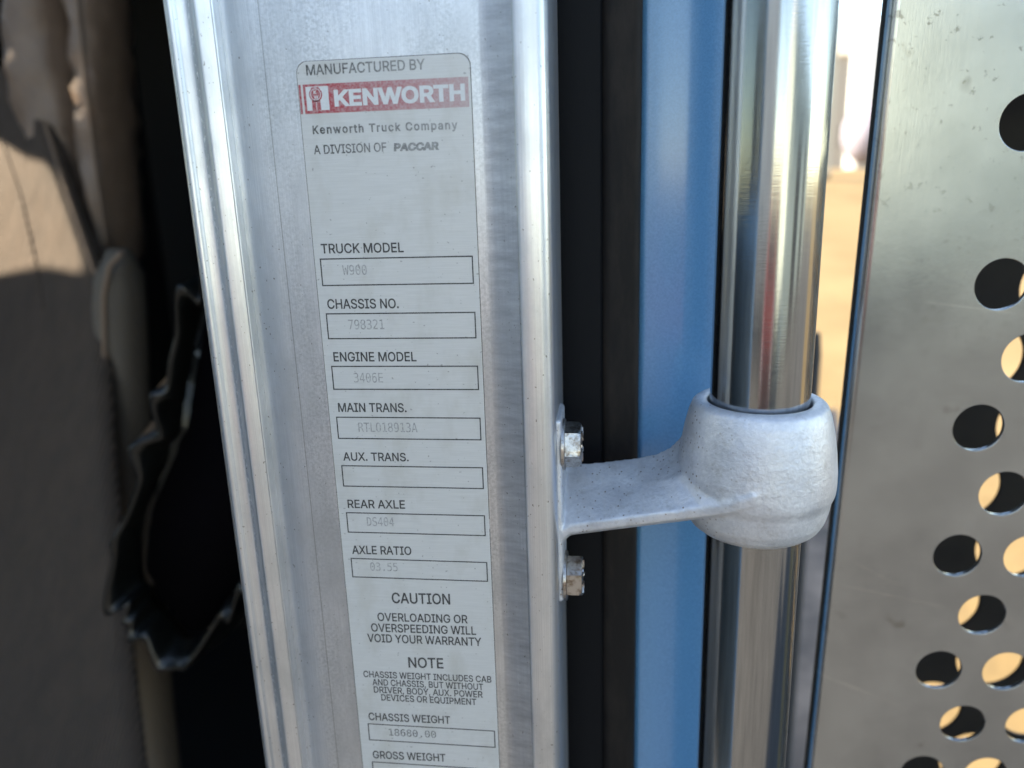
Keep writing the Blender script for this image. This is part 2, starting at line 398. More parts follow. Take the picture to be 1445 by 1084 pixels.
def glyphs(s, fnt, bold=0, spacing=1.0):
    """outline letters -> list of flat (verts, tris), one per outer contour, so that crossing contours never share a face plane"""
    cu = bpy.data.curves.new('lettering', 'FONT'); cu.body = s
    if fnt: cu.font = fnt
    cu.space_character = spacing
    o = bpy.data.objects.new('lettering', cu); COL.objects.link(o); bpy.context.view_layer.update()
    dg = bpy.context.evaluated_depsgraph_get()
    cv = o.evaluated_get(dg).to_curve(dg)
    loops = [flatten(sp) for sp in cv.splines]; loops = [l for l in loops if len(l) > 2 and abs(area(l)) > 1e-6]
    o.to_curve_clear(); bpy.data.objects.remove(o); bpy.data.curves.remove(cu)
    from mathutils.geometry import delaunay_2d_cdt
    sg = 1 if area(max(loops, key=lambda l: abs(area(l)))) > 0 else -1
    if bold: loops = [fatten(g, bold * sg) for g in loops]
    clusters = []                                             # contours whose boxes overlap make one letter
    for l in loops:
        bb = [min(q.x for q in l), max(q.x for q in l), [l]]
        keep = []
        for c_ in clusters:
            if c_[0] <= bb[1] and bb[0] <= c_[1]: bb = [min(bb[0], c_[0]), max(bb[1], c_[1]), bb[2] + c_[2]]
            else: keep.append(c_)
        clusters = keep + [bb]
    res = []
    for _, _, ls in clusters:
        vs, es = [], []
        for l in ls:
            o0 = len(vs); vs += l; es += [(o0 + k, o0 + (k + 1) % len(l)) for k in range(len(l))]
        ov, oe, of = delaunay_2d_cdt(vs, es, [], 0, 1e-6)[:3]
        tris = []
        for f_ in of:
            c_ = (ov[f_[0]] + ov[f_[1]] + ov[f_[2]]) / 3; w = 0
            for l in ls:                                      # non-zero winding fill
                for k in range(len(l)):
                    a, b = l[k - 1], l[k]
                    if (a.y <= c_.y) != (b.y <= c_.y):
                        side = (b.x - a.x) * (c_.y - a.y) - (c_.x - a.x) * (b.y - a.y)
                        if b.y > a.y and side > 0: w += 1
                        elif b.y <= a.y and side < 0: w -= 1
            if w: tris.append(tuple(f_))
        res.append((ov, tris))
    return res
CAP = {}
def text(s, l, r, cap, mat, name='lettering', fnt=None, bold=0, spacing=1.0, y=None, shear=0, parent=None):
    fnt = fnt or SANS
    gl = glyphs(s, fnt, bold, spacing)
    key = (fnt.name if fnt else 0, bold)
    if key not in CAP:
        h = [q.y for vs, _ in glyphs('H', fnt, bold) for q in vs]; CAP[key] = (min(h), max(h))
    b0, b1 = CAP[key]
    allx = [q.x for vs, _ in gl for q in vs]; x0, x1 = min(allx), max(allx)
    a, b = P(*l, 0), P(*r, 0); up = P(l[0], l[1] - cap, 0)
    kx = (b.x - a.x) / (x1 - x0); kz = (up.z - a.z) / (b1 - b0)
    V, T = [], []
    for k, (vs, tris) in enumerate(gl):
        o0 = len(V)
        for q in vs:
            t = (q.x - x0) / (x1 - x0)
            V.append((a.x + (q.x - x0) * kx + (q.y - b0) * kz * shear, (YINK if y is None else y), a.z * .5 + b.z * .5 + .5 * (b.z - a.z) * (t - .5) + (q.y - b0) * kz))
        T += [tuple(i + o0 for i in tr) for tr in tris]
    me = bpy.data.meshes.new(name); me.from_pydata(V, [], T); me.update()
    me.materials.append(mat); me.name = name
    o = bpy.data.objects.new(name, me); return link(o, parent or plate)
def frame(tl, br, mat=INK, w=.00042, name='printed_box'):
    a, b = P(*tl, 0), P(*br, 0); x0, x1, z0, z1 = a.x, b.x, b.z, a.z
    V = [(x0, YINK, z0), (x1, YINK, z0), (x1, YINK, z1), (x0, YINK, z1), (x0 + w, YINK, z0 + w), (x1 - w, YINK, z0 + w), (x1 - w, YINK, z1 - w), (x0 + w, YINK, z1 - w)]
    return put(name, V, [(0, 1, 5, 4), (1, 2, 6, 5), (2, 3, 7, 6), (3, 0, 4, 7)], mat, plate)
def poly(name, pix, mat, y, parent=None):
    return put(name, [(P(a, b, 0).x, y, P(a, b, 0).z) for a, b in pix], [tuple(range(len(pix)))], mat, parent or plate)

text('MANUFACTURED BY', (433.2, 107), (600.4, 98.1), 15, INKFADE, bold=.014)
band_l, band_r = lx + .0016, rx - .0007
bz1 = (P(423, 119.8, 0).z + P(659, 108.7, 0).z) / 2; bz0 = (P(427, 162.3, 0).z + P(662, 150.1, 0).z) / 2
bandp = put('red_band', [(band_l, YINK, bz0), (band_r, YINK, bz0), (band_r, YINK, bz1), (band_l, YINK, bz1)], [(0, 1, 2, 3)], RED, plate)
put('red_edge_stripe', [(lx + .0002, YINK, bz0), (lx + .0009, YINK, bz0), (lx + .0009, YINK, bz1), (lx + .0002, YINK, bz1)], [(0, 1, 2, 3)], RED, plate)
Y2, Y3, Y4 = YINK - .00003, YINK - .00007, YINK - .00011
ex0, ex1 = lx + .0024, P(464.5, 138, 0).x
put('emblem_panel', [(ex0, Y2, bz0 + .0009), (ex1, Y2, bz0 + .0009), (ex1, Y2, bz1 - .0007), (ex0, Y2, bz1 - .0007)], [(0, 1, 2, 3)], WHITEINK, plate)
ec = P(446, 133.5, 0); er = (P(455.6, 133.5, 0).x - ec.x)
out = []
for i in range(28):                                           # shield head with a notched crown
    a = 2 * math.pi * i / 28; k = 1 + .10 * (math.sin(a) > .5) * math.cos(6 * a); out.append((ec.x + er * k * math.cos(a) * .97, Y3, ec.z + er * k * math.sin(a)))
put('emblem_head', out, [tuple(range(28))], RED, plate)
tw = er * .66; tz = P(448, 156.2, 0).z
put('emblem_stem', [(ec.x - tw, Y3, tz), (ec.x - .05 * er, Y3, tz), (ec.x - .05 * er, Y3, ec.z - er * .8), (ec.x - tw * .95, Y3, ec.z - er * .8)], [(0, 1, 2, 3)], RED, plate)
put('emblem_stem', [(ec.x + .05 * er, Y3, tz), (ec.x + tw, Y3, tz + er * .06), (ec.x + tw * .9, Y3, ec.z - er * .8), (ec.x + .05 * er, Y3, ec.z - er * .8)], [(0, 1, 2, 3)], RED, plate)
V, Fc = [], []
for i in range(32):
    a = 2 * math.pi * i / 32
    for k in (.70, .79): V.append((ec.x + er * k * math.cos(a), Y4, ec.z + er * k * math.sin(a)))
    j = (i + 1) % 32; Fc.append((2 * i, 2 * i + 1, 2 * j + 1, 2 * j))
put('emblem_ring', V, Fc, WHITEINK, plate)
text('K', (443.3, 133.2), (447.6, 133), 5.2, WHITEINK, bold=.03, y=Y4)
text('W', (443.6, 140), (450.4, 139.8), 5.0, WHITEINK, bold=.02, y=Y4)
text('KENWORTH', (473, 151), (657, 142.2), 23.8, WHITEINK, bold=.035, y=Y2)
text('Kenworth Truck Company', (442.1, 189.1), (646.3, 182.9), 12.2, INKFADE, bold=.026, spacing=1.18)
text('A DIVISION OF', (443.8, 218.3), (546.2, 213.9), 13, INKFADE, bold=.014)
text('PACCAR', (556, 213.8), (620, 211.8), 11.6, INKFADE, bold=.05, shear=.12)
for s, l, r, cap in (
    ('TRUCK MODEL', (454, 357.6), (570.3, 356.3), 13.8), ('CHASSIS NO.', (462.9, 435.7), (563.4, 435.1), 13.8),
    ('ENGINE MODEL', (471.5, 509.9), (588.3, 509.9), 13.3), ('MAIN TRANS.', (478.1, 581), (574.4, 581.5), 12.7),
    ('AUX. TRANS.', (485, 649.8), (577.3, 650.7), 11.9), ('REAR AXLE', (491.4, 716.9), (572.2, 717.2), 11.9),
    ('AXLE RATIO', (497.6, 781.6), (581.1, 782.5), 11.9), ('CAUTION', (553.7, 851.2), (635.8, 852.1), 15),
    ('OVERLOADING OR', (533.5, 876.5), (660.4, 878.4), 11.7), ('OVERSPEEDING WILL', (524.5, 891.3), (672.3, 894.8), 11.7),
    ('VOID YOUR WARRANTY', (519.2, 905.7), (679.9, 910.8), 11.7), ('NOTE', (576.9, 941.8), (626.3, 942.5), 14.6),
    ('CHASSIS WEIGHT INCLUDES CAB', (513.6, 955.4), (693.8, 962.2), 9), ('AND CHASSIS, BUT WITHOUT', (526.2, 966.6), (682.3, 972.9), 9),
    ('DRIVER, BODY, AUX. POWER', (528.2, 977.1), (681.6, 983.6), 9), ('DEVICES OR EQUIPMENT', (538.7, 988), (672.6, 994.3), 9),
    ('CHASSIS WEIGHT', (520.9, 1016), (635.8, 1020.4), 10.7), ('GROSS WEIGHT', (527, 1070.1), (629.2, 1073.3), 10.7)):
    text(s, l, r, cap, INK, bold=.015)
for s, l, r, cap, m in (
    ('W900', (484.2, 387.8), (518.5, 387.6), 13.8, TYPED), ('798321', (492.5, 464.5), (542.9, 464.5), 13.6, TYPED),
    ('3406E', (500.3, 539.5), (541.2, 539.6), 13.6, TYPED), ('RTLO18913A', (506.6, 609.2), (589.7, 609.6), 13.2, TYPED),
    ('DS404', (518.6, 741.7), (556.9, 742), 12.2, TYPED), ('03.55', (523.3, 804.8), (561.8, 805.4), 11.5, TYPED),
    ('18680.00', (549.6, 1037.5), (615.8, 1040.4), 9.7, TYPEDDARK)):
    text(s, l, r, cap, m, name='typed_value', fnt=MONO, bold=.006)
for tl, br in (((451.5, 364.8), (669.2, 400.6)), ((460, 442), (672.8, 477.4)), ((467.6, 516), (676.4, 550.3)),
               ((474.5, 587.6), (679.8, 621.2)), ((481.8, 656), (683.2, 689.9)), ((488.5, 722.2), (685.8, 756.2)),
               ((495, 786.7), (689, 820.6)), ((519, 1019.9), (699.6, 1054.6)), ((525, 1073.6), (702.5, 1108))):
    frame(tl, br)

# ------------------------------------------------------------------ grab handle: pole, cast bracket, two bolts
RP = .0165
pc = P(1071.5, 565, 0)
YP = CAM.y + (pc - CAM).y * (RP * 2 * F / 136.0) / ((M.transposed() @ (pc - CAM)).z)
pc = P(1071.5, 564, YP); PX = pc.x
grab = thing('grab_handle', 'upright stainless grab pole held off the door post by a grey cast bracket', 'grab handle', loc=(0, 0, 0))
V, Fc = lathe([(RP, -.75), (RP, -.4), (RP, -.2), (RP, 0), (RP, .2), (RP, .6), (RP - .002, .6), (RP - .002, -.75)], 96, (PX, YP, 0))
pole = put('pole', V, Fc, TUBE, grab, smooth=True, sharp=50)
zt = pc.z; zb = P(1060, 742, YP).z; H = zt - zb
cp = [(.0171, -.0008), (.0176, .0002), (.0205, .0004), (.0222, -.0008), (.0234, -.0038), (.0249, -.010), (.0259, -.35 * H), (.0266, -.50 * H), (.0267, -.60 * H), (.0265, -.66 * H),
      (.0254, -.72 * H), (.0249, -.79 * H), (.0240, -.87 * H), (.0222, -.94 * H), (.0196, -.985 * H), (.0180, -1.0 * H), (.0171, -.995 * H)]
V, Fc = lathe(cp, 72, (PX, YP, zt))
V = list(V)
# arm: broad leaning face, chamfered lower edge; sections along the arm from pixel columns
secs = []
for ux, uy, lx_, ly, yf_, yb_ in ((792, 652, 792, 752, -.010, .012), (806, 655, 804, 741, -.010, .012), (850, 651.5, 850, 735, -.0125, .012), (900, 645.5, 900, 728.5, -.0155, .012), (925, 640.5, 930, 724.5, -.0175, .012),
                            (945, 631, 962, 720.5, -.019, .011), (958, 618, 992, 716.5, -.021, .009), (966, 602, 1020, 713, -.0235, .006), (975, 590, 1040, 709.5, -.0255, .003), (992, 584, 1064, 702, -.0268, .0), (1012, 584, 1084, 694, -.0262, -.004)):
    a = P(ux, uy, YP + yb_); b = P(lx_, ly, YP + yf_)
    kk = min(max((ux - 880) / 90, 0), 1); m1 = a.lerp(b, .45) + Vector((0, .0004 - .0075 * kk, .0010 * kk))
    secs.append([a, m1, b, b + Vector((0, .0002, -.0034)), b + Vector((0, .0045, -.0062)), Vector((a.x, YP + yb_, min(b.z - .006, a.z - .008)))])
aV, aF = loft(secs); o0 = len(V); V += aV; Fc += [tuple(i + o0 for i in f) for f in aF]
b1c, b2c = P(800, 627, .016), P(806, 812, .016)
bmp = box_bm((XR - .0012, .008, b2c.z - .007), (XR + .0016, .030, b1c.z + .0115), .0012, 3)
pv = [v.co.copy() for v in bmp.verts]; pf = [tuple(v.index for v in f.verts) for f in bmp.faces]; bmp.free()
o0 = len(V); V += pv; Fc += [tuple(i + o0 for i in f) for f in pf]
me = bpy.data.meshes.new('raw'); me.from_pydata([tuple(v) for v in V], [], Fc); me.update()
ro = bpy.data.objects.new('raw', me); COL.objects.link(ro)
md = ro.modifiers.new('r', 'REMESH'); md.mode = 'VOXEL'; md.voxel_size = .00048
ms = ro.modifiers.new('s', 'SMOOTH'); ms.factor = .5; ms.iterations = 11
bpy.context.view_layer.update()
me2 = bpy.data.meshes.new_from_object(ro.evaluated_get(bpy.context.evaluated_depsgraph_get()))
bpy.data.objects.remove(ro)
for v in me2.vertices:                                        # keep the bore clear of the pole
    q = Vector((v.co.x - PX, v.co.y - YP)); r = q.length
    if r < .0171: q = q / max(r, 1e-6) * .0171; v.co.x, v.co.y = PX + q.x, YP + q.y
me2.materials.clear(); me2.materials.append(CAST); me2.name = 'bracket'
bracket = fin('bracket', me2, grab, smooth=True)
def bolt(c, rot):
    R = .0081
    prof_ = [(.0, 0.94, 0), (.0, 1, 1), (.0044, 1, 1)]
    secs = []
    n = 48
    for x, k, hexa in ((0, 1.0, 1), (.0046, 1.0, 1), (.0056, .86, .3), (.0058, .80, 0)):
        ring = []
        for i in range(n):
            a = 2 * math.pi * i / n
            hr = math.cos(math.pi / 6) / math.cos(((a) % (math.pi / 3)) - math.pi / 6)
            rr = R * min(hr, 1) * (k if hexa == 1 else 1)
            if hexa < 1: rr = min(R * hr, R * (.9 if hexa else .84))
            ring.append((XR + .0024 + x, c.y + rr * math.cos(a + rot), c.z + rr * math.sin(a + rot)))
        secs.append(ring)
    V, Fc = loft(secs); b = put('bolt', V, Fc, BOLT, grab, smooth=True, sharp=25)
    ring0 = [[(XR + .0012 + x, c.y + r * math.cos(2 * math.pi * i / 40), c.z + r * math.sin(2 * math.pi * i / 40)) for i in range(40)] for x, r in ((0, .0088), (.0002, .0092), (.0012, .0092), (.0014, .0088))]
    V, Fc = loft(ring0); put('washer', V, Fc, BOLT, b, smooth=True, sharp=30)
    for k in range(7):                                        # raised grade marks on the head
        a = rot + k * 2 * math.pi / 7; q = Vector((XR + .0081, c.y + .0048 * math.cos(a), c.z + .0048 * math.sin(a)))
        put('grade_mark', *[x for x in loft([[(q.x + dx, q.y + u * math.cos(a) * .0014 - w * math.sin(a) * .0005, q.z + u * math.sin(a) * .0014 + w * math.cos(a) * .0005) for u, w in ((-1, -1), (1, -1), (1, 1), (-1, 1))] for dx in (0, .0006)])], BOLT, b)
bolt(b1c, .22); bolt(b2c, .55)

# ------------------------------------------------------------------ truck cab: blue skin, seal, shell
cab = thing('truck_cab', 'blue painted truck cab side beside the door post, black seal along its edge', 'truck cab')
YB = .062
bx0, bx1 = P(899, 300, YB).x, P(1017, 300, YB).x
# blue skin: rolled left edge, slight crown, folded right edge
bp = []
for i in range(9):
    a = math.radians(180 + 90 * i / 8); bp.append((bx0 + .004 + .004 * math.cos(a), YB + .004 + .004 * math.sin(a)))
for i in range(1, 12):
    u = i / 12; bp.append((bx0 + .004 + (bx1 - bx0 - .006) * u, YB - .0009 * math.sin(u * math.pi)))
for i in range(7):
    a = math.radians(270 + 90 * i / 6); bp.append((bx1 - .002 + .002 * math.cos(a), YB + .002 + .002 * math.sin(a)))
bp += [(bx1, YB + .03), (bx1 - .003, YB + .031), (bx0 + .003, YB + .031), (bx0, YB + .03)]
V, Fc = loft([[(x, y, z) for x, y in bp] for z in (-1.1, -.5, -.2, 0, .2, .5, .95)])
put('blue_side_skin', V, Fc, BLUE, cab, smooth=True, sharp=40)
# seal strips
def strip(name, x0, x1, y, depth, rnd, mat, z0=-1.1, z1=.95):
    p = []
    for i in range(7):
        a = math.radians(180 + 90 * i / 6); p.append((x0 + rnd + rnd * math.cos(a), y + rnd + rnd * math.sin(a)))
    for i in range(7):
        a = math.radians(270 + 90 * i / 6); p.append((x1 - rnd + rnd * math.cos(a), y + rnd + rnd * math.sin(a)))
    p += [(x1, y + depth), (x0, y + depth)]
    V, Fc = loft([[(a, b, z) for a, b in p] for z in (z0, -.2, .1, z1)])
    return put(name, V, Fc, mat, cab, smooth=True, sharp=45)
sx = P(848, 300, .055).x
strip('seal_lip', XR - .004, sx + .001, .0565, .03, .002, RUBBER)
strip('seal_bulb', sx, bx0 + .0012, .0555, .035, .004, RUBBER2)
# shell of the cab behind: back wall, roof, floor, far wall, front wall with openings cut to shape the sun on the seat
XF, YFAR, ZR, ZF = -1.35, 2.1, .85, -1.15
bm_put('back_wall', box_bm((XR + .012, .094, ZF), (XR + .052, YFAR, ZR), .005), TRIM, cab)
bm_put('roof', box_bm((XF - .04, -.02, ZR + .002), (XR + .06, YFAR + .04, ZR + .06), .02), BLUE, cab)
bm_put('cab_floor', box_bm((XF, .0, ZF - .06), (XR + .05, YFAR, ZF - .002), .005), TRIM, cab)
bm_put('far_wall', box_bm((XF - .12, YFAR + .002, ZF - .04), (XR + .05, YFAR + .04, ZR), .005), TRIM, cab)

# ------------------------------------------------------------------ seat
seat = thing('driver_seat', 'brown fabric seat inside the cab with one patch of warm sunlight', 'seat')
edge = [(90, 20), (120, 40), (150, 57), (230, 82), (310, 110), (388, 138), (480, 146), (650, 152), (800, 165), (950, 178), (1160, 200), (1360, 222)]
def seat_y(py): return .245 + (1084 - py) / 1084 * .44
secs = []
for k in range(26):
    py = 95 + 1255 * k / 25; px = interp(edge, py); y = seat_y(py); e = P(px, py, y)
    ring = []
    R_ = .012
    for i in range(13):
        a = math.radians(-20 + -70 * i / 12) if False else math.radians(20 - 110 * i / 12)
        ring.append((e.x - R_ + R_ * math.cos(a), y + R_ + R_ * math.sin(a), e.z))
    for i in range(1, 10):
        u = i / 9; ring.append((e.x - R_ - .36 * u, y + .19 * u - .012 * math.sin(u * math.pi * .9), e.z))
    ring.append((e.x - R_ - .36, y + .28, e.z)); ring.append((e.x - .17, y + .17, e.z))
    secs.append(ring)
V, Fc = loft(secs); seatV, seatF = V, Fc; sb = put('backrest', V, Fc, FABRIC, seat, smooth=True, sharp=60)
def tube(name, path, r, mat, parent, n=10):
    secs = []
    for i, p in enumerate(path):
        t = (path[min(i + 1, len(path) - 1)] - path[max(i - 1, 0)]).normalized()
        u = t.cross(Vector((0, 1, 0))).normalized(); w = t.cross(u)
        rr = r[i] if hasattr(r, '__len__') else r
        secs.append([p + u * rr * math.cos(2 * math.pi * k / n) + w * rr * math.sin(2 * math.pi * k / n) for k in range(n)])
    V, Fc = loft(secs); return put(name, V, Fc, mat, parent, smooth=True, sharp=60)
tube('piping', [P(interp([(140, 60), (260, 66), (390, 130)], py) , py, seat_y(py) + .004) for py in ()] or [P(x, y, seat_y(y) + .004) for x, y in ((57, 150), (80, 230), (108, 310), (134, 388))], .0022, PIPE, sb)
for pth in (((-40, 130), (2, 196), (28, 270), (52, 376), (62, 440)),):
    SP = []
    for x_, y_ in pth:
        r_ = (M @ Vector(((x_ - CX) / F, (y_ - CY) / F, 1))).normalized()
        from mathutils.bvhtree import BVHTree
        h_ = BVHTree.FromPolygons([Vector(v) for v in seatV], seatF).ray_cast(CAM, r_)
        if h_[0] is not None: SP.append(h_[0])
    if len(SP) > 2: tube('seam', SP, .0015, FABRIC, sb)
def pad_(name, left, right, y0, y1, Y, depth, mat, amp=.0, n=22, parent=seat):
    secs = []
    for k in range(n):
        t = k / (n - 1); py = y0 + (y1 - y0) * t
        a, b = P(interp(left, py), py, Y), P(interp(right, py), py, Y)
        cap = min(1, math.sqrt(max(0, 1 - (1 - min(t, 1 - t) / .05) ** 2))) if min(t, 1 - t) < .05 else 1
        cap = max(cap, .25); ring = []
        c_ = (a + b) / 2; w = (b.x - a.x) / 2 * (.75 + .25 * cap)
        for i in range(24):
            th = 2 * math.pi * i / 24
            ce, se = math.cos(th), math.sin(th)
            q = Vector((c_.x + w * math.copysign(abs(ce) ** .7, ce), Y + depth * cap * math.copysign(abs(se) ** .8, se), a.z))
            q.y += amp * noise.noise(q * 55) ; ring.append(q)
        secs.append(ring)
    V, Fc = loft(secs); return put(name, V, Fc, mat, parent, smooth=True, sharp=70)
pad_('leather_wing', [(-60, 28), (120, 28), (220, 60), (360, 118)], [(-60, 92), (60, 104), (200, 120), (380, 150)], -60, 420, .66, .045, LEATHER, .012)
pad_('leather_bolster', [(-60, 108), (0, 112), (180, 130), (380, 150)], [(-60, 162), (0, 164), (180, 174), (380, 186)], -60, 385, .64, .045, LEATHER, .014)
tube('piping', [P(x, y, .59) for x, y in ((104, -50), (113, 40), (122, 130), (134, 230), (150, 345))], .0022, PIPE, seat)
pad_('fabric_side_panel', [(350, 150), (420, 143), (650, 152), (900, 176), (1160, 205)], [(350, 184), (420, 196), (650, 205), (900, 228), (1160, 252)], 352, 1170, .52, .03, WEB, .003)
tube('piping', [P(x, y, .486) for x, y in ((172, 356), (154, 376), (146, 420), (148, 520), (154, 650), (164, 780), (178, 900), (196, 1100))], .0026, PIPE, seat)

# ------------------------------------------------------------------ gathered black pouch behind the post
pouch = thing('gathered_pouch', 'black vinyl pouch with gathered ruffled rim hanging beside the seat', 'pouch')
YPO = .21
rim = [(300, 395), (262, 450), (240, 540), (222, 620), (190, 700), (168, 795), (188, 880), (252, 930), (322, 850), (362, 770), (402, 700), (420, 560), (380, 430)]
def closed_curve(pts, n):
    m = len(pts); out = []
    for i in range(n):
        t = i / n * m; k = int(t); u = t - k
        p0, p1, p2, p3 = (Vector(pts[(k + j) % m]) for j in (-1, 0, 1, 2))
        out.append(.5 * ((2 * p1) + (-p0 + p2) * u + (2 * p0 - 5 * p1 + 4 * p2 - p3) * u * u + (-p0 + 3 * p1 - 3 * p2 + p3) * u ** 3))
    return out
N = 300; cc = closed_curve(rim, N)
cen = P(300, 680, YPO)
rings = []
prof_p = [(-.004, .030, .3), (-.002, .012, .6), (.002, .002, 1.0), (.008, -.006, 1.25), (.013, -.001, 1.2), (.011, .010, .8), (.016, .022, .7), (.026, .04, .55), (.03, .08, .4)]
for off, dy, ruf in prof_p:
    r_ = []
    for i in range(N):
        w = P(cc[i].x, cc[i].y, YPO); q = (w - cen); q.y = 0; dirn = q.normalized()
        ph = i / N * 2 * math.pi
        k = noise.noise(Vector((math.cos(ph) * 2.2, math.sin(ph) * 2.2, 0.3)))
        rf = ((1 - 2 * abs(math.sin(ph * 6 + 6 * k))) + .5 * math.sin(ph * 17 + 11 * k)) * (.5 + 1.5 * abs(k))
        r_.append(w + dirn * (off + ruf * .0062 * rf) + Vector((0, dy + ruf * .006 * math.cos(ph * 12 + 12 * k + off * 300), 0)))
    rings.append(r_)
V, Fc = loft(rings, caps=False)
po = put('ruffled_rim', V, Fc, VINYL, pouch, smooth=True)
bm = bmesh.new(); bm.from_mesh(po.data)
for _ in range(4): bmesh.ops.smooth_vert(bm, verts=bm.verts, factor=.5, use_axis_x=True, use_axis_y=True, use_axis_z=True)
bm.to_mesh(po.data); bm.free()
bag = []
for k in range(9):
    t = k / 8
    bag.append([rings[-1][i] * (1 + .03 * math.sin(i * .55) * t * (1 - t)) if False else rings[-1][i].lerp(Vector((cen.x + .02, 0, cen.z - .12)), 0) * 1 + Vector((-(rings[-1][i].x - cen.x - .02) * .55 * t ** 2, .20 * t, -.10 * t - (rings[-1][i].z - cen.z) * .35 * t * t)) for i in range(0, N, 3)])
V, Fc = loft(bag); put('bag', V, Fc, VINYL, pouch, smooth=True)
inn = [[rings[0][i].lerp(Vector((cen.x, rings[0][i].y + .09 * t, cen.z)), .5 * t ** 1.5) + Vector((0, .08 * t, 0)) for i in range(0, N, 3)] for t in (0, .3, .6, 1)]
V, Fc = loft(inn); put('lining', V, Fc, LIN, pouch, smooth=True)

# ------------------------------------------------------------------ unseen front wall of the cab, openings cut so sun lands on seat and leather
wx = XF
from mathutils.bvhtree import BVHTree
bv = BVHTree.FromPolygons([Vector(v) for v in seatV], seatF)
def on_seat(px, py):
    r = (M @ Vector(((px - CX) / F, (py - CY) / F, 1))).normalized(); h = bv.ray_cast(CAM, r)
    return h[0]
def lit(px, py): return on_seat(px, py) if px < interp(edge, py) - 12 else P(px, py, seat_y(py))
patch = [lit(*q) for q in ((-110, 190), (-60, 165), (0, 172), (40, 196), (100, 225), (130, 262), (160, 345), (172, 392), (110, 380), (60, 372), (0, 384), (-60, 390), (-110, 388))]
patch = [q for q in patch if q is not None]
pj = [p + SUN * ((wx - p.x) / SUN.x) for p in patch]
hy0, hy1 = min(p.y for p in pj), max(p.y for p in pj)
cu = bpy.data.curves.new('front', 'CURVE'); cu.dimensions = '2D'; cu.fill_mode = 'BOTH'; cu.extrude = .015
def spl(cu, pts):
    s = cu.splines.new('POLY'); s.points.add(len(pts) - 1); s.use_cyclic_u = True
    for p, q in zip(s.points, pts): p.co = (q[0], q[1], 0, 1)
spl(cu, [(0.02, ZF - .03), (YFAR + .03, ZF - .03), (YFAR + .03, ZR + .03), (0.02, ZR + .03)])
spl(cu, [(p.y, p.z) for p in pj])  # hole outline is the wanted sun patch, projected back along the sun
for yy, poly_ in ((.60, ((34, -60), (168, -60), (182, 205), (150, 232), (112, 138), (66, 138), (36, 60))),):  # second added hole, shaped to let sun onto the leather
    spl(cu, [((q + SUN * ((wx - q.x) / SUN.x)).y, (q + SUN * ((wx - q.x) / SUN.x)).z) for q in (P(a_, b_, yy) for a_, b_ in poly_)])
def curve_mesh(cu, fn):
    o = bpy.data.objects.new('tmp', cu); COL.objects.link(o); bpy.context.view_layer.update()
    me = bpy.data.meshes.new_from_object(o.evaluated_get(bpy.context.evaluated_depsgraph_get())); bpy.data.objects.remove(o)
    for v in me.vertices: v.co = fn(v.co)
    return me
me = curve_mesh(cu, lambda c: Vector((wx - .02 + c.z, c.x, c.y))); me.materials.clear(); me.materials.append(TRIM)
fin('front_wall', me, cab)

# ------------------------------------------------------------------ perforated shield
shield = thing('perforated_shield', 'perforated stainless sheet with round holes beyond the grab pole', 'shield')
so_ = Vector((.22201867, .09037457, -.04372211)); U = Vector((.03054008, .00165543, -.00029725)); W = Vector((-.00020391, .00350624, -.06165377))
un, wn_ = U.normalized(), W.normalized(); nn = un.cross(wn_).normalized()
if nn.y < 0: nn = -nn                                           # away from the camera
HR = .0107
def on_plane(px, py):
    r = M @ Vector(((px - CX) / F, (py - CY) / F, 1)); t = (so_ - CAM).dot(nn) / r.dot(nn); return CAM + r * t
def uw(p): q = p - so_; return q.dot(un), q.dot(wn_)
e0, e1 = uw(on_plane(1267, 0)), uw(on_plane(1155, 1084))
ue = (e0[0] + e1[0]) / 2
Umax, W0, W1 = .30, -.55, .70
def sheet(name, du, dw, depth, left, mat, rmin=-8, LU=U.length, LW=W.length, HR=HR):
    cu = bpy.data.curves.new(name, 'CURVE'); cu.dimensions = '2D'; cu.fill_mode = 'BOTH'; cu.extrude = .0008; cu.bevel_depth = .0002; cu.bevel_resolution = 2
    spl(cu, [(left, W0), (Umax, W0), (Umax, W1), (left, W1)])
    for a2 in range(0 if rmin == 0 else -4, 24):
        for b2 in range(-16, 22):
            if (a2 + b2) % 2: continue
            a, b = a2 / 2, b2 / 2
            if rmin > -8 and b < -2 : continue
            x, y = a * LU + du, b * LW + dw
            if not (left + HR * 1.2 < x < Umax - HR * 1.2 and W0 + HR * 1.2 < y < W1 - HR * 1.2): continue
            spl(cu, [(x + HR * math.cos(2 * math.pi * i / 40), y + HR * math.sin(2 * math.pi * i / 40)) for i in range(40)])
    me = curve_mesh(cu, lambda c: so_ + un * c.x + wn_ * c.y + nn * (c.z + depth)); me.materials.clear(); me.materials.append(mat)
    return fin(name, me, shield, smooth=True, sharp=30)
sheet('front_sheet', 0, 0, .001, ue, SHIELD, 0)
sheet('rear_sheet', .0119, .0295, .082, ue + .034, SHADEBLACK, -8, .060, .0739, .0191)
# folded left edge
fp = []
for i in range(11):
    a = math.radians(-90 - 90 * i / 10); fp.append((ue + .0002 + .0046 * math.cos(a), .0046 + .0046 * math.sin(a)))
fp += [(ue - .0044, .0058), (ue - .0032, .0058)]
for i in range(11):
    a = math.radians(-180 + 90 * i / 10); fp.append((ue + .0002 + .0034 * math.cos(a), .0046 + .0034 * math.sin(a)))
V, Fc = loft([[so_ + un * u + wn_ * w + nn * d for u, d in fp] for w in (W0, 0, W1)])
put('folded_edge', V, Fc, SHIELD, shield, smooth=True, sharp=50)

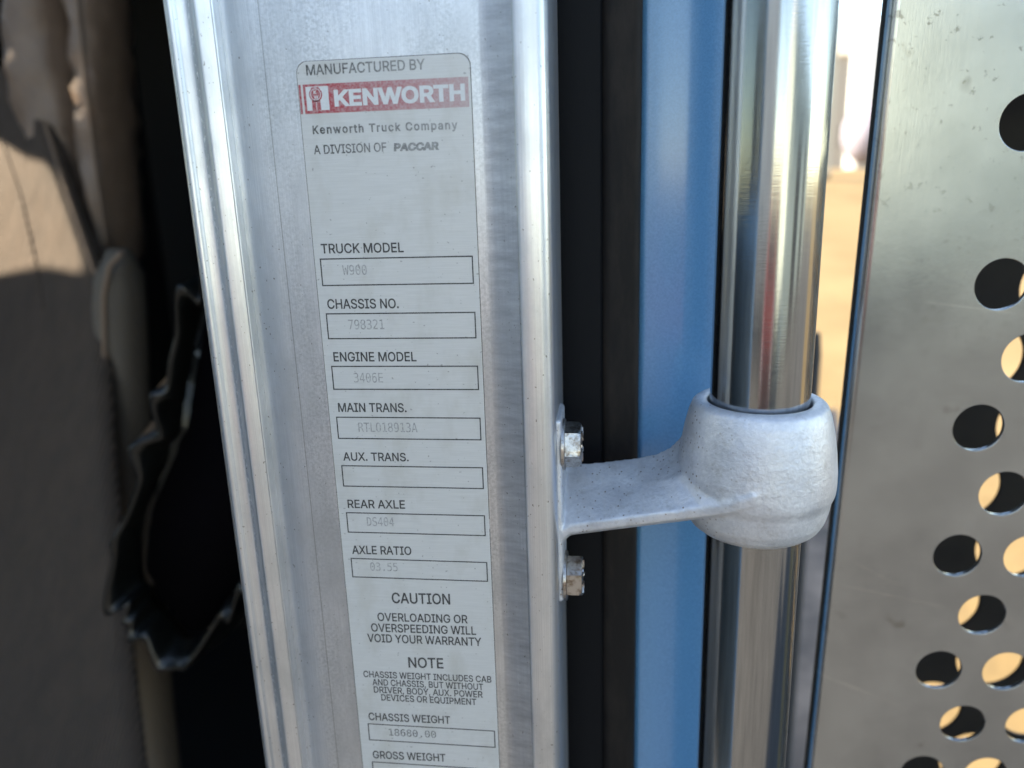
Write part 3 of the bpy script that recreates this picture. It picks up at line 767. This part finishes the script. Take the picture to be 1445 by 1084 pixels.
# ------------------------------------------------------------------ deck behind the cab, dark stack pipe
dp = [(.12, .05), (.27, .05), (.69, 1.9), (.12, 1.9)]
V, Fc = loft([[(x, y, z) for x, y in dp] for z in (-.62, -.584, -.58)])
deck = put('deck_plate', V, Fc, DECK)
tag(deck, 'worn metal deck plate behind the cab, seen low between pole and perforated sheet', 'deck plate')
hp = P(1153, 470, .5)
V, Fc = lathe([(.009, -1.2), (.009, hp.z - .02), (.007, hp.z), (.0, hp.z), (.0, -1.2)], 24, (hp.x - .004, .5, 0))
tag(put('dark_rod', V, Fc, MATTE, smooth=True, sharp=50), 'dark steel rod standing close behind the grab pole', 'rod')

# ------------------------------------------------------------------ yard beyond
def far(px, py, Y): return P(px, py, Y)
def tank_h(name, px0, px1, pyt, pyb, Y, length, mat, label):
    a, b = far(px0, pyt, Y), far(px1, pyb, Y); R = (a.z - b.z) / 2; c = Vector((a.x + R, Y, b.z + R))
    t = thing(name, label, 'tank', loc=(0, 0, 0)); secs = []
    prof = [(0, .02), (.06, .42), (.2, .72), (.42, .93), (.62, 1), ]
    xs_ = [(R * p[0], R * p[1]) for p in prof] + [(length - R * p[0], R * p[1]) for p in prof[::-1]]
    for x, r in xs_: secs.append([(c.x - R + x, c.y + r * math.cos(2 * math.pi * i / 40), c.z + r * math.sin(2 * math.pi * i / 40)) for i in range(40)])
    V, Fc = loft(secs); put('shell', V, Fc, mat, t, smooth=True, sharp=60)
    for x in (R * .8, length - R * 1.2):
        bm_put('saddle', box_bm((c.x - R + x - .15, c.y - R * .7, gz(Y) - .1), (c.x - R + x + .15, c.y + R * .7, c.z - R * .6)), DARK, t)
    return t
def tank_v(px0, px1, pyt, Y, label, mat):
    a, b = far(px0, pyt, Y), far(px1, pyt, Y); R = (b.x - a.x) / 2; c = Vector(((a.x + b.x) / 2, Y, 0)); top = a.z; z0 = gz(Y) - .1
    t = thing('storage_tank', label, 'tank')
    V, Fc = lathe([(0, z0), (R, z0), (R, top - R * .5), (R * .96, top - R * .38), (R * .5, top - R * .1), (.0, top)], 40, (c.x, c.y, 0), False)
    put('shell', V, Fc, mat, t, smooth=True, sharp=35)
    for k in range(1, 4):
        zz = z0 + (top - R * .5 - z0) * k / 4; V, Fc = lathe([(R * .99, zz - .06), (R * 1.015, zz - .06), (R * 1.015, zz + .06), (R * .99, zz + .06)], 40, (c.x, c.y, 0)); put('hoop', V, Fc, mat, t)
    return t
tank_h('gas_tank', 1193, 1260, 146, 230, 36, 9, LILAC, 'grey horizontal gas tank with rounded end on low saddles in the yard')
tank_v(1207, 1262, 28, 52, 'tall white upright storage tank behind the horizontal gas tank', WHITE)
a, b = far(1160, 15, 30), far(1186, 15, 30)
t = thing('cream_silo', 'slim cream upright silo on the yard just past the grab pole', 'silo')
R = (b.x - a.x) / 2; z0 = gz(30) - .1; top = a.z
V, Fc = lathe([(0, z0), (R, z0), (R, top - R * .8), (R * .3, top), (0, top)], 32, ((a.x + b.x) / 2, 30, 0), False); put('shell', V, Fc, CREAM, t, smooth=True, sharp=35)
V, Fc = lathe([(R * .99, z0), (R * 1.05, z0), (R * 1.05, z0 + .3), (R * .99, z0 + .3)], 32, ((a.x + b.x) / 2, 30, 0)); put('base_ring', V, Fc, DARK, t)
a, b = far(1178, 52, 60), far(1330, 52, 60); z0 = gz(60) - .1
t = thing('yard_building', 'low beige yard building with pitched roof behind the tanks', 'building')
bm_put('wall', box_bm((a.x, 60, z0), (b.x, 70, a.z - 1.2)), BEIGE, t)
V = [(a.x - .3, 59.7, a.z - 1.2), (b.x + .3, 59.7, a.z - 1.2), (b.x + .3, 70.3, a.z - 1.2), (a.x - .3, 70.3, a.z - 1.2), (a.x - .3, 65, a.z + .4), (b.x + .3, 65, a.z + .4)]
put('roof', V, [(0, 1, 5, 4), (2, 3, 4, 5), (0, 4, 3), (1, 2, 5), (0, 3, 2, 1)], CREAM, t)
for k in range(3):
    x = a.x + .8 + 2.4 * k; bm_put('window', box_bm((x, 59.95, z0 + 1.6), (x + 1.2, 60.02, z0 + 3)), GLASSD, t)

# ------------------------------------------------------------------ open cab door, standing out from the hinge in front of the seat
door = thing('cab_door', 'open blue cab door mirrored in the left side of the grab pole', 'door')
hx, hy = -1.05, -.03; ddir = Vector((.62, -.78, 0)).normalized(); dn = Vector((-ddir.y, ddir.x, 0))   # dn points into the open side
if dn.x < 0: dn = -dn
def dpt(u, t, z): return Vector((hx, hy, 0)) + ddir * u + dn * t + Vector((0, 0, z))
def dbox(name, u0, u1, t0, t1, z0, z1, mat, bev=.008, parent=door):
    bm = box_bm((u0, t0, z0), (u1, t1, z1), bev)
    for v in bm.verts: v.co = dpt(*v.co)
    return bm_put(name, bm, mat, parent, True, 40)
dbox('door_skin', 0, 1.0, -.03, 0, -1.05, .02, BLUE)
DTRIM = Mat('grey_blue_trim', (.10, .135, .165), .5).m
dbox('inner_panel', .06, .93, .002, .03, -.98, -.04, DTRIM)
dbox('door_pad', .12, .86, .032, .05, -.6, -.12, DTRIM, .015)
dbox('armrest', .2, .75, .052, .11, -.36, -.29, TRIM, .02)
for (u0, u1, z0, z1) in ((0, .06, .022, .72), (.94, 1.0, .022, .72), (.0, 1.0, .722, .78)): dbox('window_frame', u0, u1, -.03, .0, z0, z1, BLUE)
dg_ = Mat('tinted_glass', (.16, .18, .18), .02, 0, Transmission_Weight=1.0).m
dbox('window_pane', .055, .945, -.018, -.012, .015, .725, dg_, 0)
hd = dbox('door_pull', .3, .34, .052, .085, -.24, -.14, DARK, .006)

# ------------------------------------------------------------------ red pickup parked across from the door, facing it
truck = thing('red_pickup', 'red pickup parked opposite, showing only as a red streak on the grab pole', 'pickup')
PR = Mat('red_car_paint', (.19, .03, .024), .45, 0, Coat_Weight=1.0).m
G0 = -1.9; tx, ty = .02, -4.4
sil = [(0, .55), (0, 1.0), (.12, 1.1), (1.25, 1.16), (1.85, 1.75), (2.1, 1.82), (3.1, 1.82), (3.35, 1.7), (3.5, 1.2), (5.2, 1.2), (5.3, 1.1), (5.3, .55)]
secs = []
for k, (sx_, top) in enumerate(((-.93, .0), (-.95, .03), (-.95, .5), (-.82, 1), (.82, 1), (.95, .5), (.95, .03), (.93, 0))):
    secs.append([(tx + sx_ * (1 if z < 1.25 else .86), ty - y, G0 + z) for y, z in sil])
V, Fc = loft(secs); put('body', V, Fc, PR, truck, smooth=True, sharp=30)
V = [(tx - .68, ty - 1.3, G0 + 1.22), (tx + .68, ty - 1.3, G0 + 1.22), (tx + .6, ty - 1.8, G0 + 1.72), (tx - .6, ty - 1.8, G0 + 1.72)]
V = [Vector(v) + Vector((0, .03, .012)) for v in V] + [Vector(v) + Vector((0, .01, .002)) for v in V]
put('windscreen', V, [(0, 1, 2, 3), (4, 5, 6, 7), (0, 1, 5, 4), (1, 2, 6, 5), (2, 3, 7, 6), (3, 0, 4, 7)], GLASSD, truck)
bm_put('grille', box_bm((tx - .55, ty + .004, G0 + .72), (tx + .55, ty + .04, G0 + .98), .01), DARK, truck)
bm_put('bumper', box_bm((tx - .93, ty - .05, G0 + .42), (tx + .93, ty + .12, G0 + .62), .03), DARK, truck)
for sgn in (-1, 1):
    bm_put('headlight', box_bm((tx + sgn * .76 - .15, ty + .004, G0 + .76), (tx + sgn * .76 + .15, ty + .03, G0 + .95), .01), WHITE, truck)
    for yy in (.95, 4.3):
        n_ = 32; secs = [[(tx + sgn * (.72 + dx), ty - yy + r * math.cos(2 * math.pi * i / n_), G0 + .38 + r * math.sin(2 * math.pi * i / n_)) for i in range(n_)] for dx, r in ((0, .36), (.03, .38), (.22, .38), (.25, .35), (.24, .22))]
        V, Fc = loft(secs); put('wheel', V, Fc, RUBBER, truck, smooth=True, sharp=40)

# ------------------------------------------------------------------ unseen shed and trailer, added behind the camera to shape the metal's reflections
shed = thing('unseen_shed', 'long pale green metal shed added out of view, mirrored in the pole and the perforated sheet', 'shed')
PG = Mat('pale_green_cladding', (.50, .56, .50), .6); PG.color(PG.mix(PG.noise(.8, (1, 1, .3), 5), (.44, .50, .45), (.56, .62, .56))); PG = PG.m
sx0, sx1, sy, sz1 = 3.7, 19.8, -8.0, 1.6
bm_put('wall', box_bm((sx0, sy - 9, -2.0), (sx1, sy, sz1)), PG, shed)
for k in range(26):
    x = sx0 + .3 + k * .62; rbm = box_bm((x, sy + .001, -1.9), (x + .10, sy + .035, sz1 - .02)); bm_put('wall_rib', rbm, PG, shed)
V = [(sx0 - .3, sy + .35, sz1), (sx1 + .3, sy + .35, sz1), (sx1 + .3, sy - 9.3, sz1), (sx0 - .3, sy - 9.3, sz1), (sx0 - .3, sy - 4.5, sz1 + .8), (sx1 + .3, sy - 4.5, sz1 + .8)]
put('roof', V, [(0, 1, 5, 4), (2, 3, 4, 5), (0, 4, 3), (1, 2, 5), (0, 3, 2, 1)], WHITE, shed)
for x in (7.2, 13.0):
    d_ = bm_put('roller_door', box_bm((x, sy + .04, -1.9), (x + 2.6, sy + .07, .5)), DARK, shed)
    for k in range(7): bm_put('door_slat', box_bm((x + .05, sy + .072, -1.85 + k * .335), (x + 2.55, sy + .09, -1.55 + k * .335)), MATTE, d_)
trl = thing('unseen_trailer', 'grey box trailer added out of view, mirrored faintly in the door post', 'trailer')
TG = Mat('trailer_grey', (.42, .45, .47), .45).m
bm_put('box', box_bm((-9.5, -9.5, -.75), (-1.3, -6.9, 2.0), .03), TG, trl)
for k in range(14): bm_put('side_post', box_bm((-9.3 + k * .6, -6.899, -.7), (-9.22 + k * .6, -6.87, 1.95)), TG, trl)
bm_put('side_rail', box_bm((-9.5, -6.868, -.75), (-1.3, -6.84, -.6)), DARK, trl)
for x in (-8.4, -7.2):
    for y_ in (-7.05, -9.35):
        secs = [[(x + r * math.cos(2 * math.pi * i / 32), y_ + dy, -1.4 + r * math.sin(2 * math.pi * i / 32)) for i in range(32)] for dy, r in ((-.14, .44), (-.10, .5), (.10, .5), (.14, .44))]
        V, Fc = loft(secs); put('wheel', V, Fc, RUBBER, trl, smooth=True, sharp=40)
for y_ in (-7.2, -9.2): bm_put('landing_leg', box_bm((-2.6, y_ - .07, -1.9), (-2.46, y_ + .07, -.74)), DARK, trl)
